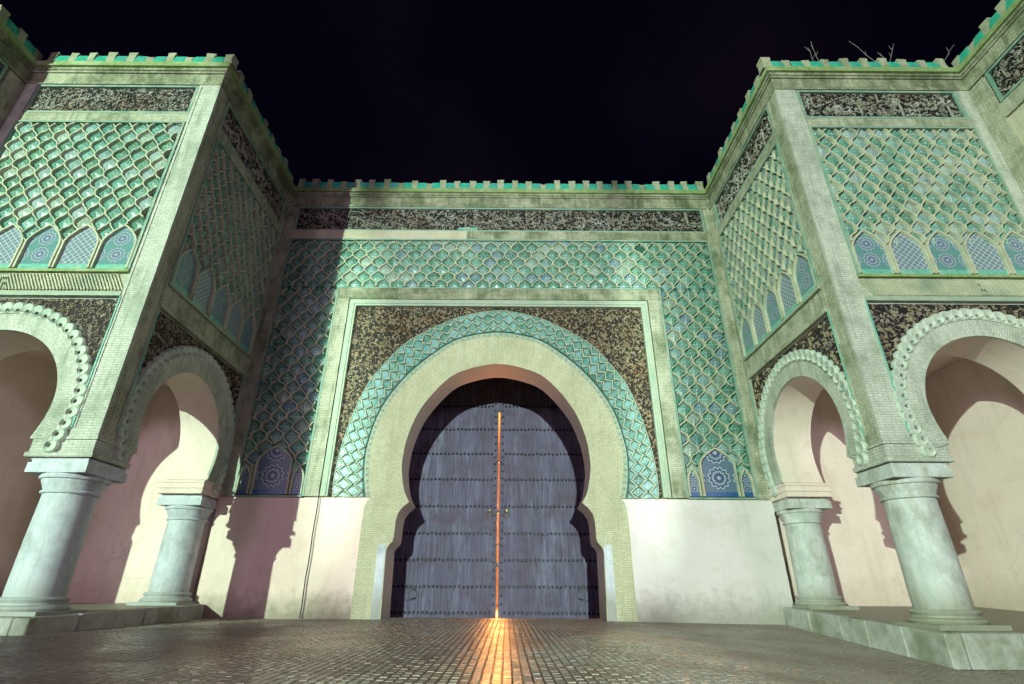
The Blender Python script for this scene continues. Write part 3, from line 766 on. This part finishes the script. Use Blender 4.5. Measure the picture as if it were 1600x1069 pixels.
# ---- doors
def doors():
    Y = YD; rows = [-.02, 1.08, 2.24, 3.44, 4.72, 6.04, 7.36, 8.66, 9.95]
    for sg in (-1, 1):
        hinge = sg*5.2
        b = B(); a, c = sorted((sg*.042, hinge)); b.box(a, c, Y+.03, Y+.14, -.22, 12.0)
        leaf = part('door_leaf', b, WOOD, gate, weld=False)
        x = .030
        while x < 5.18:
            x1 = min(x+RNG.uniform(.26, .36), 5.2); q = B(); a, c = sorted((sg*(x+.011), sg*(x1-.011)))
            y = Y-RNG.uniform(0, .03); q.box(a, c, y, Y+.03, -.20, 11.98); sub('plank', q, WOOD, leaf, weld=False); x = x1
        for z in rows:
            s = B(); xx = .36
            while xx < 5.1: stud(s, sg*xx, Y-.02, z+RNG.uniform(-.02, .02), .072); xx += .205
            sub('stud_row', s, IRON, leaf, 'stuff', weld=False)
        s = B(); z = .35
        while z < 11.4: stud(s, sg*.19, Y-.02, z, .062); z += .36
        sub('stud_row', s, IRON, leaf, 'stuff', weld=False)
        if sg < 0:
            cv = B(); cv.box(-.2, .2, Y-.04, Y-.013, 9.6, 11.95); sub('astragal', cv, WOOD, leaf)
        if sg < 0:
            for bz, bw in ((1.95, .17), (2.9, .08), (4.40, .13), (6.9, .07)):
                lk = B(); lk.box(-.16, .16, Y-.05, Y-.013, bz, bz+bw); sub('lock_bar', lk, IRON, leaf, bevel=.01)
        bt = B(); a, c = sorted((sg*1.02, sg*1.12)); bt.box(a, c, Y-.05, Y-.013, 9.3, 11.6); sub('batten', bt, WOOD, leaf)
        k = B(); cx, cz = sg*.42, 4.45
        ring = [(cx+.13*math.cos(t*.5236), Y-.09, cz-.12+.15*math.sin(t*.5236)) for t in range(13)]; k.tube(ring, .03, .03, 6); k.lathe((cx, Y-.06), [(.0, cz+.02), (.10, cz+.03), (.10, cz+.10), (0, cz+.12)], 10)
        sub('knocker', k, BRASS, leaf)
        h = B(); hm = lambda u, v, d: (sg*u, Y-.014-d, v)
        for zz in (.5, 1.0): h.rib(hm, [(4.25, zz), (3.98, zz+.02), (3.78, zz+.10*(1 if zz < .8 else -1))], .09, .07, 0, .025)
        h.rib(hm, [(3.95+.2*math.cos(t*.6), .75+.2*math.sin(t*.6)) for t in range(11)], .05, .04, 0, .025)
        sub('hinge_plate', h, IRON, leaf)
        m_ = B(); m_.rib(hm, [(.45+.05*t, 3.65+.10*math.sin(t*.9)) for t in range(5)], .06, .05, 0, .03); sub('latch', m_, IRON, leaf)
def stud(b, x, y, z, r):
    n = 8; ring = [(x+r*math.cos(6.2832*k/n), y, z+r*math.sin(6.2832*k/n)) for k in range(n)]; r2 = [(x+.6*r*math.cos(6.2832*k/n), y-.035, z+.6*r*math.sin(6.2832*k/n)) for k in range(n)]
    for k in range(n): b.face([ring[k], ring[(k+1) % n], r2[(k+1) % n], r2[k]])
    b.face(r2)
gate_wall(); doors()

# ---- corner pavilions
PO_H = catmull([(2.05, 4.6), (2.2, 5.1), (2.27, 5.6), (2.2, 6.15), (1.93, 6.78), (1.42, 7.36), (.74, 7.73), (0, 7.86)], 5)
PO_J = [(2.2, 4.05), (2.2, 4.28), (2.16, 4.30), (2.16, 4.52), (2.05, 4.6)]
po_full = full(resample(PO_H, 30)); pb_full = offset(po_full, .56)
ps_mid = offset(po_full, .73)
def scallop_mesh(lm, ang):
    """one lobe of the pierced border, its eye set toward the arch"""
    b = B(); n = 12; ro, ri, off = .20, .062, -.085; ca, sa = math.cos(ang), math.sin(ang)
    def p(r_, a, o_, d): x, y = r_*math.cos(a)+o_, r_*math.sin(a); return lm(x*ca-y*sa, x*sa+y*ca, d)
    for i in range(n):
        a0, a1 = 6.2832*i/n, 6.2832*(i+1)/n
        b.face([p(ri, a0, off, .13), p(ri, a1, off, .13), p(ro*.8, a1, 0, .18), p(ro*.8, a0, 0, .18)]); b.face([p(ro*.8, a0, 0, .18), p(ro*.8, a1, 0, .18), p(ro, a1, 0, .12), p(ro, a0, 0, .12)])
        b.face([p(ro, a0, 0, .12), p(ro, a1, 0, .12), p(ro+.01, a1, 0, .03), p(ro+.01, a0, 0, .03)]); b.face([p(ri, a0, off, .13), p(ri, a1, off, .13), p(ri, a1, off, .03), p(ri, a0, off, .03)])
    return b.mesh('scallop', SCMAT, weld=True)
SCMAT = m_plain('scallop_stone', (.50, .54, .48), (.62, .64, .56), 6, .6, .3, 0, .3, (.34, .42, .36))

def pavilion(s):
    side = 'left' if s < 0 else 'right'
    pv = thing('corner_pavilion', 'projecting tiled pavilion on marble columns, '+('its face toward the door in shadow' if s < 0 else 'its face toward the door brightly lit'), 'pavilion', (s*14.5, -3.5, 0), 'pavilions flanking the gate')
    F = lambda u, v, d: (s*u, -P-d, v)
    S = lambda u, v, d: (s*(W-d), u, v)
    # --- front wall and side wall with arches
    half = PO_J+PO_H[1:]
    def wall(mp, c, u0, u1, th_, name):
        b = B()
        for sg in (-1, 1):
            A = [(c+sg*x, z) for x, z in half]; C = [((u1 if sg > 0 else u0), z) for x, z in half]
            b.strip(mp, A, C, -th_, 0, edgeA=False, edgeC=False); b.strip(mp, A, C, -th_, -th_, edgeA=False, edgeC=False, ends=False)
        b.rect(mp, u0, u1, 7.86, 19.2, -th_, 0); b.rect(mp, u0, u1, 7.86, 19.2, -th_-.002, -th_)
        part(name, b, BRICKW if name == 'front_wall' else BRICKG, pv, weld=False)
        r = B(); fl = shift(full(half), c)
        for a, e in zip(fl, fl[1:]): r.face([mp(*a, .05), mp(*e, .05), mp(*e, -th_), mp(*a, -th_)])
        part('arch_reveal', r, PLASTERI, pv, smooth=True)
    CF, CS = 14.5, -3.35
    wall(F, CF, W, 18.2, 1.35, 'front_wall'); wall(S, CS, -P+1.35, .6, 1.45, 'side_wall')
    ic = B(); ic.box(*sorted((s*10.75, s*18.2)), .6, .9, .2, 19.1); ic.box(*sorted((s*17.7, s*18.2)), -P+1.352, .6, -.3, 9.2); ic.box(*sorted((s*12.18, s*17.7)), -P+1.352, .6, 8.95, 9.2)
    part('loggia_wall', ic, PLASTERI, pv, weld=False)
    ob = B(); ob.box(*sorted((s*16.6, s*18.2)), -P, -P+1.35, -.6, 4.05); part('outer_pier', ob, PLASTERI, pv, weld=False)
    for (mp, c, u0, u1, mm) in ((F, CF, 11.42, 17.6, 0), (S, CS, -6.45, -.48, 1)):
        # brick ring, scalloped band, carved spandrel
        o_, q_, m_ = shift(po_full, c), shift(pb_full, c), shift(ps_mid, c)
        b = B(); b.strip(mp, o_, q_, 0, .09, uvarc=True); part('brick_arch_ring', b, BRICKW, pv, weld=False)
        b = B(); so = shift(offset(po_full, .90), c); b.strip(mp, q_, so, 0, .05); band = part('scallop_band', b, CARVED, pv, weld=False)
        z0 = Vector(mp(0, 0, 0)); rs = resample(m_, 37); lmm = lambda u, v, d: Vector(mp(u, v, d))-z0
        for k_, q in enumerate(rs):
            a_, e_ = rs[max(k_-1, 0)], rs[min(k_+1, len(rs)-1)]
            link('scallop', scallop_mesh(lmm, math.atan2(e_[0]-a_[0], -(e_[1]-a_[1]))), band, mp(q[0], q[1], 0))
        lo = B(); lo.strip(mp, shift(offset(po_full, .54), c), shift(offset(po_full, .60), c), .05, .13); sub('inner_bead', lo, SCMAT, band, weld=False)
        hs = [(x-c, z) for x, z in so]; hs = hs[len(hs)//2:][::-1]   # half: apex..foot reversed -> apex last
        hs = sorted([(abs(x), z) for x, z in hs], key=lambda p: p[1])
        for sg in (-1, 1):
            ue = u1 if sg > 0 else u0
            A = [(c+sg*min(x, abs(ue-c)), z) for x, z in hs]; C = [(ue, z) for x, z in hs]
            b = B(); b.strip(mp, A, C, 0, .03, ends=False); a, e = sorted((c, ue)); b.rect(mp, a, e, hs[-1][1], 8.96, 0, .03)
            sp = part('carved_spandrel', b, CARVEP, pv, weld=False)
            def ok(u, v, sg=sg, ue=ue):
                x = (u-c)*sg
                if x < 0 or x > abs(ue-c)-.04 or v > 8.9: return False
                for p, q in zip(hs, hs[1:]):
                    if p[1] <= v <= q[1]: return x > p[0]+(q[0]-p[0])*(v-p[1])/((q[1]-p[1]) or 1)+.04
                return v > hs[-1][1]
            sb = B(); spiral_relief(sb, mp, (a, e, 4.8, 8.95, ok), 420, .03, .07, .032, .035, .09, RNG); sub('scroll_relief', sb, SCROLL, sp, 'stuff', weld=False)
        # edge strips, beam, lattice, frieze
        lo_, hi_ = (u0, u1); pr_ = .10
        e0, e1 = (W-pr_, 18.2-.0) if mm == 0 else (-P, -.15)
        pr = .10
        for (a, e, first) in ((e0, lo_, True), (hi_, e1, False)):
            b = B(); b.rect(mp, a, e, 4.6, 19.2 if False else 18.4, 0, pr)
            t = (e-.10, e) if first else (a, a+.10); b.rect(mp, *t, 4.9, 18.3, pr, pr+.025)
            part('corner_pier', b, (BRICKW if mm == 0 else BRICKG), pv, weld=False)
            b = B(); t = (e-.045, e) if first else (a, a+.045); b.rect(mp, *t, 4.9, 9.0, pr+.025, pr+.05); part('glazed_edge', b, TURQ, pv, weld=False)
        b = B(); b.rect(mp, lo_, hi_, 9.02, 9.17, 0, .15); part('pale_moulding', b, PALE if mm == 0 else BRICKG, pv, weld=False)
        b = B(); b.rect(mp, lo_, hi_, 9.17, 9.86, 0, .07); bm_ = part('brick_beam', b, BRICKG, pv, weld=False)
        if mm == 0:
            dt = B(); u = lo_+.02
            while u < hi_-.4:
                sl = .34 if u < CF+.6 else .04; dt.rib(mp, [(u+sl, 9.24), (u, 9.80)] if s > 0 else [(u, 9.24), (u+sl, 9.80)], .06, .042, .07, .13); u += .105
            sub('slanted_brick_course', dt, RIB, bm_, 'stuff', weld=False)
        b = B(); b.rect(mp, lo_, hi_, 9.86, 9.96, 0, .19); part('ledge_moulding', b, MOSS if mm == 0 else PALE, pv, weld=False)
        v0, v1 = 9.98, 16.30; nn = 5; wn = (hi_-lo_-.1)/nn
        nc = [lo_+.05+wn*(i+.5) for i in range(nn)]
        def inside(u, v):
            if v > 11.75: return True
            x = min(abs(u-k) for k in nc)/(wn/2)
            return v > 10.85+.85*max(0, 1-x**1.5)
        pan = lattice_panel(pv, mp, [(lo_+.09, hi_-.09, v0, v1)], .60, .425, TILE if (mm == 0) else TILEB, inside, off=(.1 if s > 0 else .25, .1))
        for i, k in enumerate(nc): niche(pan, mp, k-wn/2+.06, k+wn/2-.06, v0+.02, 10.95, 11.66, (ZSTAR if i % 2 == 0 else ZGRID), scale=.62 if i % 2 == 0 else .6, c=(k, 10.55))
        b = B(); t = .07; b.rect(mp, lo_+.0, hi_-.0, v1, v1+t, 0, .17); b.rect(mp, lo_+.0, lo_+.09, v0, v1, 0, .17); b.rect(mp, hi_-.09, hi_-.0, v0, v1, 0, .17); sub('panel_border', b, EDGE, pan, weld=False)
        b = B(); b.rect(mp, lo_, hi_, v1+t, 16.82, 0, .13); part('brick_band', b, BRICKG, pv, weld=False)
        frieze(pv, mp, lo_+.12, hi_-.12, 16.94, 18.24)
    # --- cornice around the two outer faces
    cb = B()
    for z0, z1, d in ((18.36, 18.48, .13), (18.48, 18.98, .09), (18.98, 19.08, .15), (19.08, 19.20, .20)):
        cb.plan([(s*(18.2-d), -P+.2), (s*(18.2-d), -P-d), (s*(W-d), -P-d), (s*(W-d), -.002), (s*(W+.2), -.002), (s*(W+.2), -P+.2)], z0, z1)
    cor = part('cornice', cb, BRICKM, pv, weld=False)
    d = .30; lb = B(); lb.plan([(s*(18.2-d), -P+1.2), (s*(18.2-d), -P-d), (s*(W-d), -P-d), (s*(W-d), -.002), (s*(W+1.2), -.002), (s*(W+1.2), -P+1.2)], 19.2, 19.43)
    sub('mossy_ledge', lb, MOSS, cor)
    merlons(cor, lambda t: (s*t, -P, 0), W-.12, 17.5, .78)
    merlons(cor, lambda t: (s*W, t, -s*math.pi/2), -6.3, -.75, .78)
    rf = B(); rf.box(*sorted((s*W, s*18.2)), -P+.1, .9, 19.0, 19.15); part('roof_slab', rf, BRICKG, pv, weld=False)
    # --- plinth with kerb stones
    fz = lambda y: .45+(y/-7.6)*(-.11 if s < 0 else -.33)
    pl = B(); X0, X1 = s*10.66, s*18.3; Yf = -7.25
    top = [(X0, Yf, fz(Yf)), (X1, Yf, fz(Yf)), (X1, .6, fz(.6)), (X0, .6, fz(.6))]; pl.face(top, [(a, c) for a, c, e in top])
    part('loggia_floor', pl, FLOOR, pv, weld=False)
    kp = B(); kp.box(*sorted((s*10.4, s*18.3)), -7.4, .55, -1.0, -.05 if s > 0 else .05); plin = part('plinth', kp, KERB, pv, weld=False)
    def kerb(x0, x1, y0, y1, zb):
        b = B(); j = .012; q = RNG.uniform(-.012, .012)
        xs, ys = sorted((x0, x1)), (y0, y1)
        lowp = [(xs[0]+j, ys[0]+j), (xs[1]-j, ys[0]+j), (xs[1]-j, ys[1]-j), (xs[0]+j, ys[1]-j)]
        lo = [(x+q, y+q, zb) for x, y in lowp]; hi = [(x+q, y+q, fz(y)+q*.5) for x, y in lowp]
        b.face(lo); b.face(hi)
        for i in range(4): b.face([lo[i], lo[(i+1) % 4], hi[(i+1) % 4], hi[i]])
        sub('kerb_stone', b, KERB, plin, bevel=.022)
    ys = [-7.62]; 
    while ys[-1] < -.6: ys.append(ys[-1]+RNG.uniform(1.15, 1.75))
    ys[-1] = -.1
    for a, c in zip(ys, ys[1:]): kerb(s*10.28, s*10.68, a, c, -1.0)
    xs = [10.69]
    while xs[-1] < 17.6: xs.append(xs[-1]+RNG.uniform(1.2, 1.9))
    for a, c in zip(xs, xs[1:]): kerb(s*a, s*c, -7.62, -7.24, -1.0)
    # --- columns
    def column(cx, cy, mat, lab):
        z0 = fz(cy)-.02; c = (s*cx, cy)
        b = B(); b.lathe(c, [(.63, z0+.40), (.635, .9), (.63, 2.1), (.605, 3.12), (.605, 3.2)], 44); col = part('column', b, mat, pv, smooth=True, label=lab)
        q = B(); q.box(c[0]-.84, c[0]+.84, c[1]-.84, c[1]+.84, z0-.05, z0+.10); q.lathe(c, [(.80, z0+.10), (.83, z0+.15), (.80, z0+.21), (.71, z0+.23), (.70, z0+.28), (.73, z0+.32), (.75, z0+.36), (.72, z0+.40), (.63, z0+.41)], 44); sub('column_base', q, mat, col, smooth=True)
        k = B(); k.lathe(c, [(.605, 3.2), (.67, 3.22), (.68, 3.27), (.63, 3.30), (.65, 3.36), (.72, 3.50), (.74, 3.56), (.79, 3.58), (.81, 3.64), (.78, 3.70)], 44); sub('capital', k, mat, col, smooth=True)
        ab = B(); ab.box(c[0]-.80, c[0]+.80, c[1]-.80, c[1]+.80, 3.70, 3.96); ab.box(c[0]-.75, c[0]+.75, c[1]-.75, c[1]+.75, 3.96, 4.07); sub('abacus', ab, mat, col)
    column(11.45, -6.28, MARBLE if s < 0 else MARBLEG, None); column(11.52, -.42, MARBLE if s < 0 else MARBLEG, None)
    im = B()
    x0, x1 = sorted((s*(W-.14), s*12.40)); im.box(x0, x1, -P-.12, -P+1.42, 4.10, 4.22); x0, x1 = sorted((s*(W-.07), s*12.36)); im.box(x0, x1, -P-.06, -P+1.39, 4.22, 4.58)
    x0, x1 = sorted((s*(W-.11), s*12.38)); im.box(x0, x1, -P-.105, -P+1.41, 4.58, 4.66)
    part('impost_block', im, BRICKW, pv)
    im = B(); x0, x1 = sorted((s*(W-.06), s*12.30)); im.box(x0, x1, -1.42, .55, 4.08, 4.46); x0, x1 = sorted((s*(W-.10), s*12.34)); im.box(x0, x1, -1.46, .55, 4.46, 4.55); im.box(x0, x1, -1.46, .55, 4.26, 4.32)
    part('impost_block', im, PLASTERI if s > 0 else PLASTERI, pv)
pavilion(-1); pavilion(1)

# ---- outer towers, only their inner flanks and tops come into the picture
def tower(s):
    tw = thing('flanking_tower', ('dark' if s < 0 else 'pale lit')+' flank of the outer tower at the '+('left' if s < 0 else 'right')+' edge of the picture', 'tower', (s*21, -10, 0), 'outer towers beyond the pavilions')
    YT = -8.95 if s < 0 else -10.2
    S = lambda u, v, d: (s*(18.2-d), u, v)
    b = B(); b.box(*sorted((s*18.2, s*25)), YT, 1, -1, 19.2); part('tower_body', b, TOWER, tw, weld=False)
    f = B(); f.rect(S, -7.75, -7.0-.12, 10, 18.3, 0, .12); part('corner_pier', f, BRICKG, tw, weld=False)
    f = B(); f.rect(S, YT, YT+.3, 0, 18.3, 0, .12); part('corner_pier', f, BRICKG, tw, weld=False)
    frieze(tw, S, YT+.45, -7.95, 16.94, 18.24)
    f = B(); f.rect(S, YT+.3, -7.75, 16.2, 16.8, 0, .12); part('brick_band', f, BRICKG, tw, weld=False)
    cb = B()
    for z0, z1, d in ((18.36, 18.48, .13), (18.48, 18.98, .09), (18.98, 19.08, .15), (19.08, 19.20, .20)): cb.box(*sorted((s*(18.2-d), s*18.4)), YT-d, -P+.2, z0, z1)
    cor = part('cornice', cb, BRICKM, tw, weld=False)
    lb = B(); lb.box(*sorted((s*(18.2-.30), s*19.4)), YT-.30, -P+1.2, 19.2, 19.43); sub('mossy_ledge', lb, MOSS, cor)
    merlons(cor, lambda t: (s*18.2, t, -s*math.pi/2), YT+.1, -7.3, .78)
tower(-1); tower(1)

# ---- small things
def cable():
    b = B(); pts = [(-6.83, -.185, .03)]
    for i in range(1, 30): pts.append((-6.83+.012*math.sin(i*1.7), -.185, i*.45))
    b.tube(pts, .022, .022, 6)
    single('cable', b, CABLE, 'thin dark cable running up the wall left of the great arch', 'cable')
cable()
def weed(x, y, stems, lab, seed):
    rng = random.Random(seed); b = B()
    for dx, hgt in stems:
        p = [(x, y, 19.45)]
        for i in range(1, 6): t = i/5; p.append((x+dx*t**1.2+rng.uniform(-.03, .03), y+rng.uniform(-.04, .04), 19.45+hgt*t))
        b.tube(p, .017, .008, 5)
        for q in (3, 4):
            e = p[q]; a = rng.uniform(-.2, .2); b.tube([e, (e[0]+a*.6, e[1], e[2]+.12), (e[0]+a, e[1], e[2]+.26)], .013, .006, 4)
    single('dry_weed', b, TWIG, lab, 'weed', 'dry weeds on the parapet')
weed(12.9, -6.9, [(.0, 2.0), (-.3, 1.7)], 'two short upright dead stalks on the right pavilion parapet', 1)
weed(15.5, -6.9, [(-1.0, 2.1), (.8, 1.9), (.1, 1.4)], 'forked dead weed splaying in a V on the right pavilion parapet', 2)
weed(17.5, -6.9, [(1.3, 1.9)], 'single leaning dead stalk near the end of the right pavilion parapet', 3)

def passage_lamp():
    t = thing('passage_lamp', 'orange lantern glowing behind the gap between the door leaves', 'lamp', (-.75, 9.2, 4.6))
    g = NT('sodium_glass'); g.b.inputs['Emission Color'].default_value = (1, .42, .10, 1); g.b.inputs['Emission Strength'].default_value = 1.5; gm = g.out((.8, .5, .2), .4)
    b = B(); b.lathe((-.75, 9.2), [(.0, 4.6), (.16, 4.62), (.24, 5.2), (.0, 5.22)], 6); part('lamp_glass', b, gm, t)
    f = B(); f.lathe((-.75, 9.2), [(.0, 5.23), (.30, 5.24), (.10, 5.5), (.03, 5.6), (.03, 12.05)], 6); part('lamp_hood', f, IRON, t)
    lamp_point('passage_light', (-.75, 9.2, 4.1), 74000, (1, .34, .075), 2.3)
passage_lamp()
